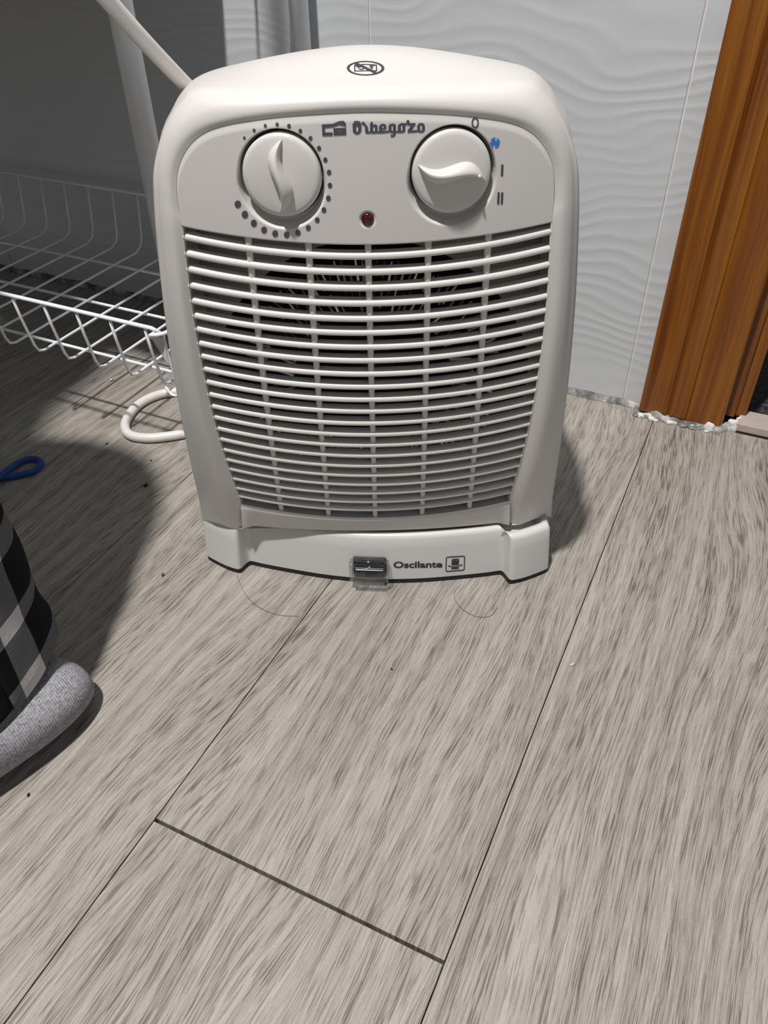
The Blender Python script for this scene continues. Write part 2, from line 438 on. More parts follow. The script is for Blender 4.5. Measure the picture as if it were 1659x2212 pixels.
# ---------------------------------------------------------------- fan heater
BANG = R(25.6)
XH = Vector((math.cos(BANG), math.sin(BANG), 0)); YH = Vector((-math.sin(BANG), math.cos(BANG), 0))
HO = XH * -0.0097 + YH * 0.388
heater = empty('fan_heater', HO, BANG, 'warm white upright fan heater with two round knobs and slatted grille', 'fan heater')
def to_loc(P):
    d = P - HO; return Vector((d.dot(XH), d.dot(YH), P.z))
CL = to_loc(CAMP)
def ray_l(px, py):
    d = ray(px, py); return Vector((d.dot(XH), d.dot(YH), d.z))
def YF(x, z):
    d = z - 0.05
    return 0.002 - 0.25 * d + 0.70 * d * d + 0.012 * (x / 0.1) ** 2
def surf(px, py, dy=0.0):
    d = ray_l(px, py); lo_, hi_ = 0.2, 0.9
    for _ in range(50):
        t = (lo_ + hi_) / 2; P = CL + d * t
        if P.y - YF(P.x, P.z) - dy < 0: lo_ = t
        else: hi_ = t
    return CL + d * lo_
def plane_y(px, py, y):
    d = ray_l(px, py); return CL + d * ((y - CL.y) / d.y)

# stations of the frame, left half, bottom to top centre: inner px, crest px, outer px, outer dy, back px
ST = [((528, 1134), (507, 1142), (437, 1119), 0.012, None),
      ((520, 1080), (488, 1080), (430, 1070), 0.012, None),
      ((495.7, 1013), (465, 1010), (417, 1010), 0.012, None),
      ((462, 902), (435, 900), (394, 900), 0.012, None),
      ((433, 770), (410, 768), (371, 765), 0.012, None),
      ((413, 651), (392, 648), (354, 640), 0.012, None),
      ((396, 500), (375, 500), (340, 500), 0.012, None),
      ((385, 448), (368, 440), (335, 420), 0.012, None),
      ((381, 398), (366, 388), (335, 362), 0.012, None),
      ((387, 356), (373, 343), (343, 312), 0.012, (361, 268)),
      ((407, 317), (392, 303), (360, 265), 0.013, (381, 222)),
      ((437, 290), (424, 275), (388, 220), 0.015, (402, 188)),
      ((482, 272), (474, 257), (432, 187), 0.017, (441, 160)),
      ((560, 258), (556, 243), (545, 178), 0.018, (555, 131)),
      ((680, 247), (678, 232), (668, 173), 0.018, (680, 110)),
      ((803, 242), (803, 227), (800, 170), 0.018, (800, 102))]
rows = [[] for _ in range(8)]
for i, (pi, pc, po, dyo, pb) in enumerate(ST):
    top = sstep(9.5, 13.5, i)
    inner = surf(*pi, 0.0020); crest = surf(*pc, lerp(-0.0018, 0.0011, sstep(3.0, 9.0, i)))
    o4 = surf(*po, dyo)
    def mid(f, dy):
        return surf(lerp(pc[0], po[0], f), lerp(pc[1], po[1], f), dy)
    r2_ = mid(lerp(0.45, 0.33, top), lerp(-0.0010, 0.0026, sstep(3.5, 10.0, i))); r3_ = mid(lerp(0.82, 0.66, top), lerp(0.0030, 0.0072, sstep(5.0, 11.5, i)))
    if pb: b5 = surf(*pb, 0.058)
    else:
        b5 = Vector((o4.x + 0.0025, YF(o4.x, o4.z) + 0.058, o4.z))
    b6 = Vector((b5.x * 0.965, 0.100, b5.z - lerp(0.0, 0.010, top)))
    b7 = Vector((b5.x * 0.90, 0.108, b5.z - lerp(0.0, 0.022, top)))
    for r, p in zip(rows, (inner, crest, r2_, r3_, o4, b5, b6, b7)): r.append(p)
for r in rows: r[-1].x = 0.0
def mirror(r):
    return r + [Vector((-p.x, p.y, p.z)) for p in reversed(r[:-1])]
fine = []
for r in rows:
    fine.append(catmull(mirror(r), 6))
INNER = fine[0]
nu = len(INNER)
cols = [catmull([fine[k][i] for k in range(8)], 4) for i in range(nu)]
nv = len(cols[0])
V = [c[j] for j in range(nv) for c in cols]
F = grid_faces(nu, nv)
F.append(tuple((nv - 1) * nu + i for i in range(nu)))                                     # back
F.append(tuple([j * nu for j in range(4, nv)] + [j * nu + nu - 1 for j in reversed(range(4, nv))]))   # underside
housing = sharp(fix_normals(mesh_obj('housing', V, F, PLASTIC, heater)), 60)

# grille outline
GL = [(397, 513), (400.7, 549), (405, 583), (408.6, 618), (413, 651), (418, 683), (423, 712), (427.7, 742.5), (433, 770), (438.4, 798), (444.5, 826), (450.3, 852.6), (455.7, 878), (462, 902), (468, 926), (475, 949), (481.5, 971.6), (488.6, 993), (495.7, 1013.4), (502.5, 1033.7), (510, 1054), (517, 1071.6), (525, 1090.6)]
GR = [(1194, 500), (1192.5, 537), (1190.6, 571.4), (1188, 606), (1185, 640), (1182, 671), (1178.7, 701), (1175, 732), (1172, 761), (1168, 789), (1164, 817), (1159, 843), (1155, 868), (1150, 892), (1144.6, 916), (1140, 940), (1134, 962), (1129, 983.6), (1123, 1005), (1116, 1024.4), (1110, 1045), (1104, 1063), (1097, 1084)]
GC = [555.5, 590, 624.5, 657.6, 691, 721, 752, 781, 810, 838, 865.3, 890.6, 916, 940.5, 963.3, 986, 1007.6, 1028, 1047.6, 1066, 1084.3, 1101.5, 1119.7]
SDY = 0.0015
def qcurve(L, Cc, Rr):
    a, c, b = surf(*L, SDY), surf(*Cc, SDY), surf(*Rr, SDY)
    # z = q0 + q1 x + q2 x^2 through three points
    x1, x2, x3 = a.x, c.x, b.x; z1, z2, z3 = a.z, c.z, b.z
    d1 = (z2 - z1) / (x2 - x1); d2 = (z3 - z2) / (x3 - x2); q2 = (d2 - d1) / (x3 - x1)
    f = lambda x: z1 + d1 * (x - x1) + q2 * (x - x1) * (x - x2)
    return a.x, b.x, f
top_l, top_r, ftop = qcurve((395, 487), (795, 526), (1195, 477))
bot_l, bot_r, fbot = qcurve(GL[22], (808, GC[22]), GR[22])

# control panel with sunk wells for the knobs
K1, K2, LEDP = surf(607, 381, 0.001), surf(977, 373, 0.001), surf(794, 477, 0.0)
KR = abs(surf(694, 381, 0.001).x - K1.x)
arch_i = [i for i, p in enumerate(INNER) if p.z > ftop(0) and p.z > ftop(p.x) + 0.0]
arch = [INNER[i] for i in arch_i]
def resample(P, n):
    L = [0.0]
    for a, b in zip(P[:-1], P[1:]): L.append(L[-1] + (b - a).length)
    out = []; k = 0
    for i in range(n):
        s = L[-1] * i / (n - 1)
        while k < len(L) - 2 and L[k + 1] < s: k += 1
        t = (s - L[k]) / max(1e-9, L[k + 1] - L[k]); out.append(P[k].lerp(P[k + 1], min(1, t)))
    return out
NU, NV = 420, 160
archr = resample(arch, NU)
V = []
for j in range(NV):
    t = j / (NV - 1)
    for i in range(NU):
        s = i / (NU - 1)
        xb = lerp(top_l - 0.001, top_r + 0.001, s); zb = ftop(xb)
        # rounded corner bias of the arch so that columns stay upright
        x = lerp(xb, archr[i].x, t); z = lerp(zb, archr[i].z, t)
        y = YF(x, z) + SDY
        if t > 0.93: y += 0.0007 * sstep(0.93, 1.0, t)
        for K in (K1, K2):
            dx, dz = x - K.x, z - K.z
            r1 = math.hypot(dx, dz); r2 = math.hypot(dx, dz + 0.0032)
            well = max(1 - sstep(KR + 0.0002, KR + 0.0013, r1), 1 - sstep(KR - 0.0004, KR + 0.0024, r2))
            y += 0.0060 * well
        rl = math.hypot(x - LEDP.x, z - LEDP.z)
        y += 0.0008 * (1 - sstep(0.0029, 0.0042, rl))
        V.append((x, y, z))
panel = mesh_obj('control_panel', V, grid_faces(NU, NV), PLASTIC, heater)
# lip of the panel over the grille
V = []
for i in range(61):
    x = lerp(top_l - 0.001, top_r + 0.001, i / 60); z = ftop(x); y = YF(x, z) + SDY
    V += [(x, y, z), (x, y + 0.0005, z - 0.0008), (x, y + 0.0020, z - 0.0012), (x, y + 0.022, z - 0.0006)]
fix_normals(mesh_obj('panel_lip', V, grid_faces(4, 61), PLASTIC, heater))

# lower panel below the grille
b_l, b_r, fb2 = qcurve((530, 1134), (806, 1146), (1094, 1127))
V = []; NX = 80
for j in range(14):
    t = j / 13
    for i in range(NX + 1):
        s = i / NX
        xt = lerp(bot_l - 0.0016, bot_r + 0.0016, s); xb = lerp(b_l - 0.0016, b_r + 0.0016, s)
        x = lerp(xt, xb, t); z = lerp(fbot(xt), fb2(xb), t)
        y = YF(x, z) + SDY
        e = min(s, 1 - s); y -= 0.0035 * (1 - sstep(0.0, 0.05, e)) * t
        if t < 0.08: y += 0.0006
        V.append((x, y, z))
nrow = NX + 1
base_n = len(V)
Fl = grid_faces(nrow, 14)
for i in range(nrow):
    p = V[i]; V.append((p[0], p[1] + 0.014, p[2] - 0.001))
for i in range(nrow):
    p = V[13 * nrow + i]; V.append((p[0], p[1] + 0.05, p[2] + 0.001))
for i in range(nrow - 1):
    Fl.append((i, i + 1, base_n + i + 1, base_n + i))
    Fl.append((13 * nrow + i, 13 * nrow + i + 1, base_n + nrow + i + 1, base_n + nrow + i))
sharp(fix_normals(mesh_obj('lower_panel', V, Fl, PLASTIC, heater)), 50)

# side returns of the grille opening
for side in (0, 1):
    pts = [(395, 487)] + GL if side == 0 else [(1195, 477)] + GR
    V = []
    for q in pts:
        p = surf(*q, 0.0012); V += [(p.x, p.y, p.z), (p.x, p.y + 0.030, p.z)]
    fix_normals(mesh_obj('grille_side_wall', V, [(2 * i, 2 * i + 2, 2 * i + 3, 2 * i + 1) for i in range(len(pts) - 1)], PLASTIC, heater))

# slats
SEC = [(0.0062, -0.0011), (0.0030, -0.0015), (0.0010, -0.00165), (0.0003, -0.0013), (0.0, -0.0004), (0.0002, 0.0006), (0.0008, 0.00135), (0.0021, 0.0017), (0.0062, 0.0014)]
for k in range(22):
    xl, xr, fz = qcurve(GL[k], (lerp(795, 810, k / 21), GC[k]), GR[k])
    V = []; m = len(SEC); n_ = 40
    for i in range(n_ + 1):
        x = lerp(xl - 0.0006, xr + 0.0006, i / n_); z = fz(x)
        for (sy, sz) in SEC: V.append((x, YF(x, z) + SDY + sy, z + sz))
    F = grid_faces(m, n_ + 1, closed_u=True)
    F += [tuple(range(m)), tuple(reversed(range(n_ * m, n_ * m + m)))]
    sharp(fix_normals(mesh_obj('grille_slat', V, F, PLASTIC, heater)), 60)
# upright ribs behind the slat fronts
for (xt, xb) in ((532.5, 607.6), (664, 709), (794.6, 810.3), (926, 912), (1057, 1013.5)):
    pt = surf(xt, lerp(500, 526, 1 - abs(xt - 795) / 265), SDY); pb = surf(xb, 1118 - abs(xb - 810) * 0.05, SDY)
    V = []; n_ = 46
    for i in range(n_ + 1):
        t = i / n_; x = lerp(pt.x, pb.x, t); z = lerp(ftop(pt.x), fbot(pb.x) - 0.001, t); y = YF(x, z) + SDY + 0.0012
        for (sx, sy) in ((-0.0016, 0.0048), (-0.0016, 0.0008), (-0.0009, 0.0001), (0.0, -0.0001), (0.0009, 0.0001), (0.0016, 0.0008), (0.0016, 0.0048)):
            V.append((x + sx, y + sy, z))
    F = grid_faces(7, n_ + 1, closed_u=True) + [tuple(range(7)), tuple(reversed(range(n_ * 7, n_ * 7 + 7)))]
    fix_normals(mesh_obj('grille_rib', V, F, PLASTIC, heater))

# baffle with round mouth, dark cavity, heating element
BY = 0.030; BC = Vector((0.0, 0.0, 0.1356)); BR = 0.0955
V, F = [], []; n_ = 96
for i in range(n_):
    a = 2 * math.pi * i / n_; c, s = math.cos(a), math.sin(a)
    V.append((BR * c, BY, max(0.0475, BC.z + BR * s)))
    k = max(BR + 0.0005, 1.0 / max(abs(c) / 0.0995, (s / 0.127 if s > 0 else -s / 0.088)))
    V.append((k * c, BY, max(0.047, BC.z + k * s)))
    V.append((BR * c, BY + 0.05, BC.z + BR * s))
for i in range(n_):
    j = (i + 1) % n_
    F.append((3 * i, 3 * j, 3 * j + 1, 3 * i + 1))
baf = mesh_obj('baffle_plate', V, F, BAFFLE, heater, smooth=False)
V2 = []; F2 = []
for i in range(n_):
    a = 2 * math.pi * i / n_; c, s = math.cos(a), math.sin(a)
    V2 += [(BR * c, BY + 0.0003, max(0.0475, BC.z + BR * s)), (BR * c, BY + 0.062, max(0.0475, BC.z + BR * s))]
for i in range(n_):
    j = (i + 1) % n_; F2.append((2 * i, 2 * j, 2 * j + 1, 2 * i + 1))
F2.append(tuple(2 * i + 1 for i in range(n_)))
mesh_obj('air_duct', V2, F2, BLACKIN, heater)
el = empty('heating_element'); el.parent = heater; el.location = (0, 0, 0)
# heating ribbons: rings of short bright loops wound on mica plates
V, F = [], []
random.seed(5)
for Rr, cnt, wd in ((0.0730, 120, 0.0034), (0.0560, 90, 0.0034)):
    for i in range(cnt):
        a = 2 * math.pi * i / cnt; rad = Vector((math.cos(a), 0, math.sin(a))); tan = Vector((-math.sin(a), 0, math.cos(a)))
        tilt = random.uniform(-0.5, 0.9); wv_ = tan * (wd * 0.5 * 0.42); lv = rad * 0.0065 + Vector((0, random.uniform(-0.004, 0.004), 0))
        c0 = Vector((0, BY + 0.010 + 0.002 * (i % 3), BC.z)) + rad * Rr; dv = Vector((0, tilt * 0.0012, 0)); b = len(V)
        V += [c0 - lv - wv_ - dv, c0 + lv - wv_ * 0.6 - dv, c0 + lv + wv_ * 0.6 + dv, c0 - lv + wv_ + dv]; F.append((b, b + 1, b + 2, b + 3))
mesh_obj('heating_ribbon', V, F, METAL, el, smooth=False)
for i in range(6):
    a = math.pi / 6 + i * math.pi / 3
    bm = box_data(0.040, 0.086, -0.0004, 0.0004, -0.006, 0.006)
    bmesh.ops.rotate(bm, verts=bm.verts, cent=(0, 0, 0), matrix=Matrix.Rotation(a, 3, 'Y'))
    bmesh.ops.translate(bm, verts=bm.verts, vec=(0, BY + 0.024, BC.z))
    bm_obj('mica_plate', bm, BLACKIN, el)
# fan behind
V, F = tube_data([(0, BY + 0.036, BC.z), (0, BY + 0.055, BC.z)], 0.02, 24)
fan = mesh_obj('fan_hub', V, F, MATTBLACK, el)

# knobs
def surf_normal(P):
    e = 1e-4
    gx = (YF(P.x + e, P.z) - YF(P.x - e, P.z)) / (2 * e); gz = (YF(P.x, P.z + e) - YF(P.x, P.z - e)) / (2 * e)
    return Vector((gx, -1, gz)).normalized()
def knob(name, K, ang, label, dot):
    N = surf_normal(K); Xa = (Vector((1, 0, 0)) - N * N.x).normalized(); Za = N.cross(Xa) * -1
    if Za.z < 0: Za = -Za
    def P(x, z, h): return K + Xa * x + Za * z + N * h
    prof = [(0.0, 0.0012), (KR * 0.3, 0.0011), (KR * 0.6, 0.0008), (KR * 0.85, 0.0003), (KR * 0.93, -0.0001), (KR * 0.975, -0.0010), (KR * 0.99, -0.0022), (KR * 0.99, -0.0060)]
    V, F = [P(0, 0, prof[0][1])], []; n = 72
    for (r, h) in prof[1:]:
        for i in range(n):
            a = 2 * math.pi * i / n; V.append(P(r * math.cos(a), r * math.sin(a), h))
    for i in range(n): F.append((0, 1 + i, 1 + (i + 1) % n))
    for k in range(len(prof) - 2):
        for i in range(n):
            a, b = 1 + k * n + i, 1 + k * n + (i + 1) % n; F.append((a, a + n, b + n, b))
    kn = fix_normals(mesh_obj(name, V, F, PLASTIC, heater)); kn['label'] = label
    # dark gap round the knob
    V, F = [], []
    for i in range(n):
        a = 2 * math.pi * i / n
        for r in (KR * 0.985, KR * 1.025): V.append(P(r * math.cos(a), r * math.sin(a), -0.0050))
    F = [(2 * i, 2 * i + 1, 2 * ((i + 1) % n) + 1, 2 * ((i + 1) % n)) for i in range(n)]
    mesh_obj('knob_gap', V, F, BLACKIN, kn)
    # leaf shaped S grip: rows along the length t, cross section across
    ca, sa = math.cos(ang), math.sin(ang)
    rowsg = []; nt = 40; sec = [-1.0, -0.85, -0.55, -0.2, 0.0, 0.2, 0.55, 0.85, 1.0]
    for i in range(nt + 1):
        t = i / nt; zl = lerp(0.86, -0.88, t) * KR
        e = (math.sin(math.pi * min(1, max(0, t))) + 1e-4) ** 0.75
        wd = 0.225 * KR * e
        sp = -0.17 * KR * math.sin(2 * math.pi * t) * 1.0
        hgt = 0.0070 * (math.sin(math.pi * t) + 1e-4) ** 0.6
        row = []
        for s in sec:
            prof_h = (1 - abs(s) ** 2.4)
            crest_shift = 0.35 * wd * math.sin(2 * math.pi * t)
            lx = sp + s * wd + crest_shift * (1 - abs(s)); hh = 0.0004 + hgt * prof_h * 0.95
            if abs(s) == 1.0: hh = -0.0004
            x = lx * ca + zl * sa; z = -lx * sa + zl * ca
            row.append(P(x, z, hh))
        rowsg.append(row)
    V = [p for row in rowsg for p in row]; m = len(sec)
    F = grid_faces(m, nt + 1)
    fix_normals(mesh_obj('grip', V, F, PLASTIC, kn))
    if dot:
        t = 0.13; zl = lerp(0.86, -0.88, t) * KR; lx = -0.10 * KR
        bm = bmesh.new(); bmesh.ops.create_uvsphere(bm, u_segments=12, v_segments=8, radius=0.0007)
        bmesh.ops.translate(bm, verts=bm.verts, vec=P(lx * ca + zl * sa, -lx * sa + zl * ca, 0.0046))
        bm_obj('pointer_dot', bm, GROUT, kn, True)
    return kn
knob('thermostat_knob', K1, R(7), 'round knob with upright leaf grip', False)
knob('mode_knob', K2, R(104), 'round knob with grip turned sideways', True)

# indicator lamp
N = surf_normal(LEDP); V, F = [], []
rings = [(0.0001, -0.0006), (0.0013, -0.0008), (0.0023, -0.0013), (0.0030, -0.0020), (0.0031, -0.0035)]
for (r, h) in rings:
    for i in range(24):
        a = 2 * math.pi * i / 24; V.append(LEDP + Vector((r * math.cos(a), 0, r * math.sin(a))) + N * h)
F = grid_faces(24, len(rings), closed_u=True)
fix_normals(mesh_obj('indicator_lamp', V, F, REDLENS, heater))['label'] = 'dark red indicator lens'

# base turned a little on its pivot
A2 = R(21.4)
BX = Vector((math.cos(A2), math.sin(A2), 0)); BYV = Vector((-math.sin(A2), math.cos(A2), 0))
BMID = Vector((-0.1805, 0.3482, 0))
base = empty('base'); base.parent = heater
def base_to_loc(x, y, z): return to_loc(BMID + BX * x + BYV * y + Vector((0, 0, z)))
half = [(0.0, -0.0040), (0.030, -0.0020), (0.055, 0.0020), (0.078, 0.0066), (0.0865, 0.0088), (0.0892, 0.0088), (0.0912, 0.0062), (0.0936, 0.0016), (0.0952, 0.0004), (0.0975, 0.0006), (0.105, 0.0035), (0.114, 0.0085), (0.1205, 0.0128), (0.1216, 0.0150), (0.1212, 0.0190), (0.1180, 0.060), (0.110, 0.100), (0.095, 0.118), (0.060, 0.124), (0.0, 0.125)]
loop = catmull([(-x, y, 0) for (x, y) in reversed(half[1:])] + [(x, y, 0) for (x, y) in half], 3)
def base_ring(z, inset):
    return [base_to_loc(p.x * (1 - inset / 0.12), 0.06 + (p.y - 0.06) * (1 - inset / 0.06), z) for p in loop]
rings = [base_ring(0.0044, 0.0), base_ring(0.012, 0.0004), base_ring(0.030, 0.0018), base_ring(0.0385, 0.0026), base_ring(0.0405, 0.0034), base_ring(0.0414, 0.0046), base_ring(0.0416, 0.0065), base_ring(0.0405, 0.0085), base_ring(0.0350, 0.0105), base_ring(0.0345, 0.020)]
n_ = len(loop)
V = [p for r in rings for p in r]
F = grid_faces(n_, len(rings), closed_u=True)
F.append(tuple((len(rings) - 1) * n_ + i for i in range(n_)))
F.append(tuple(i for i in reversed(range(n_))))
bshell = sharp(fix_normals(mesh_obj('base_shell', V, F, BASEPL, base)), 50)
rings = [base_ring(0.0, 0.0004), base_ring(0.0043, 0.0004)]
V = [p for r in rings for p in r]
F = grid_faces(n_, 2, closed_u=True) + [tuple(n_ + i for i in range(n_)), tuple(reversed(range(n_)))]
fix_normals(mesh_obj('base_gap_shade', V, F, MATTBLACK, base, smooth=False))  # black strip stands in for the shadow gap under the base
# pivot between base and body
pv = base_to_loc(0, 0.062, 0)
V, F = tube_data([(pv.x, pv.y, 0.040), (pv.x, pv.y, 0.062)], 0.040, 40)
mesh_obj('pivot', V, F, BAFFLE, base, smooth=False)

# ---- flat print: strokes drawn on the moulded surfaces
dg = bpy.context.evaluated_depsgraph_get()
def bvh_of(ob):
    me = ob.data; return BVHTree.FromPolygons([v.co.copy() for v in me.vertices], [tuple(p.vertices) for p in me.polygons])
BVH_H, BVH_P, BVH_B = bvh_of(housing), bvh_of(panel), bvh_of(bshell)
def hit(bvh, px, py, lift=0.00022):
    d = ray_l(px, py).normalized(); r = bvh.ray_cast(CL, d)
    if r[0] is None: return surf(px, py, SDY - lift)
    n = r[1]
    if n.dot(d) > 0: n = -n
    return r[0] + n * lift
class Print:
    def __init__(s, bvh, ox, oy, sc): s.V, s.F, s.bvh, s.ox, s.oy, s.sc = [], [], bvh, ox, oy, sc
    def px(s, p): return (s.ox + p[0] / s.sc, s.oy + p[1] / s.sc)
    def poly(s, loops):
        pts = [Vector((p[0], p[1], 0)) for L in loops for p in L]
        tris = tessellate_polygon([[Vector((p[0], p[1], 0)) for p in L] for L in loops])
        b = len(s.V); s.V += [hit(s.bvh, *s.px(p)) for p in pts]; s.F += [tuple(b + i for i in t) for t in tris]
    def stroke(s, pts, wd, closed=False):
        pts = [Vector((p[0], p[1])) for p in pts]; N = len(pts); b = len(s.V)
        for i in range(N):
            if closed: t = pts[(i + 1) % N] - pts[i - 1]
            else: t = pts[min(i + 1, N - 1)] - pts[max(i - 1, 0)]
            t.normalize(); nn = Vector((-t.y, t.x)) * (wd / 2)
            s.V += [hit(s.bvh, *s.px(pts[i] + nn)), hit(s.bvh, *s.px(pts[i] - nn))]
        for i in range(N if closed else N - 1):
            j = (i + 1) % N; s.F.append((b + 2 * i, b + 2 * i + 1, b + 2 * j + 1, b + 2 * j))
    def disc(s, c, rx, ry=None, n=20):
        ry = ry or rx
        s.poly([[(c[0] + rx * math.cos(2 * math.pi * i / n), c[1] + ry * math.sin(2 * math.pi * i / n)) for i in range(n)]])
    def build(s, name, mat, parent):
        return fix_normals(mesh_obj(name, s.V, s.F, mat, parent, smooth=False))
# thermostat dots
for (x, y, r) in [(690, 722, 10), (760, 668, 11), (840, 635, 12), (925, 626, 13), (1010, 637, 14), (1091, 672, 14), (1164, 725, 15), (1225, 796, 16), (1270, 879, 16), (1297, 969, 17), (1303, 1062, 17), (1292, 1154, 18), (1260, 1238, 18), (1212, 1310, 18), (1148, 1366, 19), (1075, 1402, 20), (993, 1416, 21), (911, 1408, 22), (831, 1381, 22), (758, 1333, 23), (694, 1271, 24), (643, 1197, 24)]:
    p = Print(BVH_P, 320, 80, 3.318); p.disc((x, y), r * 0.95, r * 1.1); p.build('dial_dot', INK, panel)
# maker's mark and lettering
p = Print(BVH_P, 685, 250, 6.9125)
p.poly([[(70, 130), (230, 122), (330, 80), (395, 76), (430, 112), (430, 158), (330, 132), (240, 165), (116, 180), (118, 250), (230, 248), (234, 294), (80, 300)]])
p.poly([[(243, 186), (432, 178), (434, 284), (247, 292)], [(290, 228), (385, 224), (385, 240), (290, 245)]])
p.build('maker_mark', INK, panel)
p = Print(BVH_P, 685, 250, 6.9125)
for pts, wd in [([(553, 112), (560, 245)], 50), ([(637, 108), (636, 238)], 46), ([(548, 100), (590, 92), (642, 102)], 34), ([(556, 248), (595, 256), (640, 244)], 34), ([(556, 150), (600, 140), (640, 120)], 28),
                ([(684, 108), (712, 130), (740, 170)], 30), ([(735, 160), (742, 255)], 46), ([(742, 250), (800, 245)], 26),
                ([(826, 92), (800, 125)], 26), ([(812, 110), (812, 245)], 44), ([(808, 248), (885, 242)], 28), ([(880, 140), (884, 240)], 40), ([(835, 150), (880, 134)], 24),
                ([(946, 150), (946, 240)], 44), ([(940, 145), (980, 130), (1020, 142)], 26), ([(1014, 140), (1014, 188)], 38), ([(950, 200), (1022, 188)], 22), ([(890, 246), (960, 245), (1070, 232)], 26),
                ([(1086, 145), (1088, 232)], 44), ([(1080, 142), (1120, 128), (1165, 136)], 26), ([(1154, 132), (1152, 275)], 42), ([(1085, 238), (1235, 234)], 26), ([(1160, 270), (1140, 296), (1098, 297)], 30),
                ([(1226, 142), (1228, 236)], 44), ([(1294, 135), (1294, 228)], 42), ([(1220, 138), (1260, 122), (1335, 124)], 26), ([(1222, 238), (1298, 232)], 28), ([(1360, 92), (1345, 130)], 24),
                ([(1350, 126), (1468, 122)], 26), ([(1440, 124), (1372, 230)], 44), ([(1350, 236), (1500, 226)], 26),
                ([(1514, 140), (1516, 226)], 42), ([(1586, 132), (1586, 220)], 42), ([(1508, 136), (1550, 118), (1592, 130)], 26), ([(1508, 226), (1550, 236), (1592, 224)], 26)]:
    p.stroke(pts, wd)
p.disc((688, 112), 24); p.disc((1356, 88), 25)
p.build('brand_lettering', INK, panel)
# switch marks
def ell(c, a, b, n=28): return [(c[0] + a * math.cos(2 * math.pi * i / n), c[1] + b * math.sin(2 * math.pi * i / n)) for i in range(n)]
p = Print(BVH_P, 1010, 250, 11.06); p.stroke(ell((180, 170), 70, 113), 38, True); p.build('off_mark', INK, panel)
p = Print(BVH_P, 1010, 250, 11.06); p.stroke([(828, 1165), (818, 1435)], 54); p.build('low_heat_mark', INK, panel)
p = Print(BVH_P, 1010, 250, 11.06); p.stroke([(741, 1825), (728, 2105)], 52); p.stroke([(826, 1828), (813, 2105)], 52); p.build('high_heat_mark', INK, panel)
p = Print(BVH_P, 1010, 250, 11.06)
for k in range(4):
    a0 = k * math.pi / 2 + 0.35
    outer = [(656 + 118 * math.cos(a0 + q * 0.14), 640 + 122 * math.sin(a0 + q * 0.14)) for q in range(0, 10)]
    inner_ = [(656 + rr * math.cos(aa), 640 + rr * math.sin(aa)) for rr, aa in ((70, a0 + 1.30), (22, a0 + 1.9), (20, a0 + 0.2), (70, a0 + 0.30))]
    p.poly([outer + inner_])
p.disc((656, 640), 32); p.build('fan_mark', INKBLUE, panel)
# do-not-cover symbol on top
p = Print(BVH_H, 740, 120, 16.59)
n_ = 56
p.poly([[(825 + 672 * math.cos(2 * math.pi * i / n_), 465 + 258 * math.sin(2 * math.pi * i / n_)) for i in range(n_)], [(820 + 575 * math.cos(2 * math.pi * i / n_), 463 + 225 * math.sin(2 * math.pi * i / n_)) for i in range(n_)]])
p.stroke([(450, 275), (830, 455), (1210, 640)], 78)
p.stroke([(432, 355), (440, 575)], 44); p.stroke([(1208, 345), (1222, 560)], 46); p.stroke([(420, 352), (810, 325), (1225, 348)], 24); p.stroke([(430, 568), (810, 555), (1235, 552)], 24)
p.stroke([(470, 385), (560, 400), (640, 420)], 40); p.stroke([(550, 430), (580, 480), (680, 512), (770, 475)], 28); p.stroke([(990, 335), (995, 440)], 44); p.stroke([(1015, 365), (1160, 365)], 30); p.stroke([(990, 420), (1085, 415), (1085, 460), (1010, 480)], 30)
p.build('do_not_cover_symbol', INKDARK, housing)
# word and symbol on the base
def text_print(word, bvh, x0, x1, yb0, yb1, cap, mat, name, parent, fat):
    cu = bpy.data.curves.new(name, 'FONT'); cu.body = word; cu.size = 1.0; cu.offset = fat; cu.resolution_u = 4
    tmp = bpy.data.objects.new(name + '_outline', cu); COL.objects.link(tmp)
    bpy.context.view_layer.update()
    me = bpy.data.meshes.new_from_object(tmp.evaluated_get(bpy.context.evaluated_depsgraph_get()))
    bpy.data.objects.remove(tmp)
    xs = [v.co.x for v in me.vertices]; ys = [v.co.y for v in me.vertices]; xa, xb = min(xs), max(xs); ya, yb = min(ys), max(ys)
    V = []
    for v in me.vertices:
        s = (v.co.x - xa) / (xb - xa); t = (v.co.y - ya) / (yb - ya)
        V.append(hit(bvh, lerp(x0, x1, s), lerp(yb0, yb1, s) - cap * t))
    F = [tuple(q.vertices) for q in me.polygons]
    return fix_normals(mesh_obj(name, V, F, mat, parent, smooth=False))
text_print('Oscilante', BVH_B, 850.0, 955.5, 1227.0, 1225.8, 14.2, INKDARK, 'base_lettering', bshell, 0.032)
p = Print(BVH_B, 840, 1190, 9.759)
p.stroke([(1230, 129), (1400, 119), (1575, 108), (1595, 120), (1588, 385), (1570, 402), (1400, 415), (1225, 430), (1202, 415), (1210, 150)], 22, True)
p.poly([[(1325, 182), (1345, 166), (1460, 160), (1480, 178), (1476, 285), (1455, 296), (1338, 301), (1318, 285)], [(1350, 188), (1372, 187), (1372, 205), (1350, 206)], [(1425, 183), (1446, 182), (1446, 200), (1425, 201)]])
p.stroke([(1262, 315), (1330, 328), (1400, 330), (1470, 318), (1528, 292)], 17)
p.poly([[(1238, 303), (1288, 305), (1275, 342)]]); p.poly([[(1552, 278), (1508, 285), (1530, 322)]])
p.stroke([(1315, 366), (1470, 358)], 34)
p.build('oscillation_symbol', INKDARK, bshell)

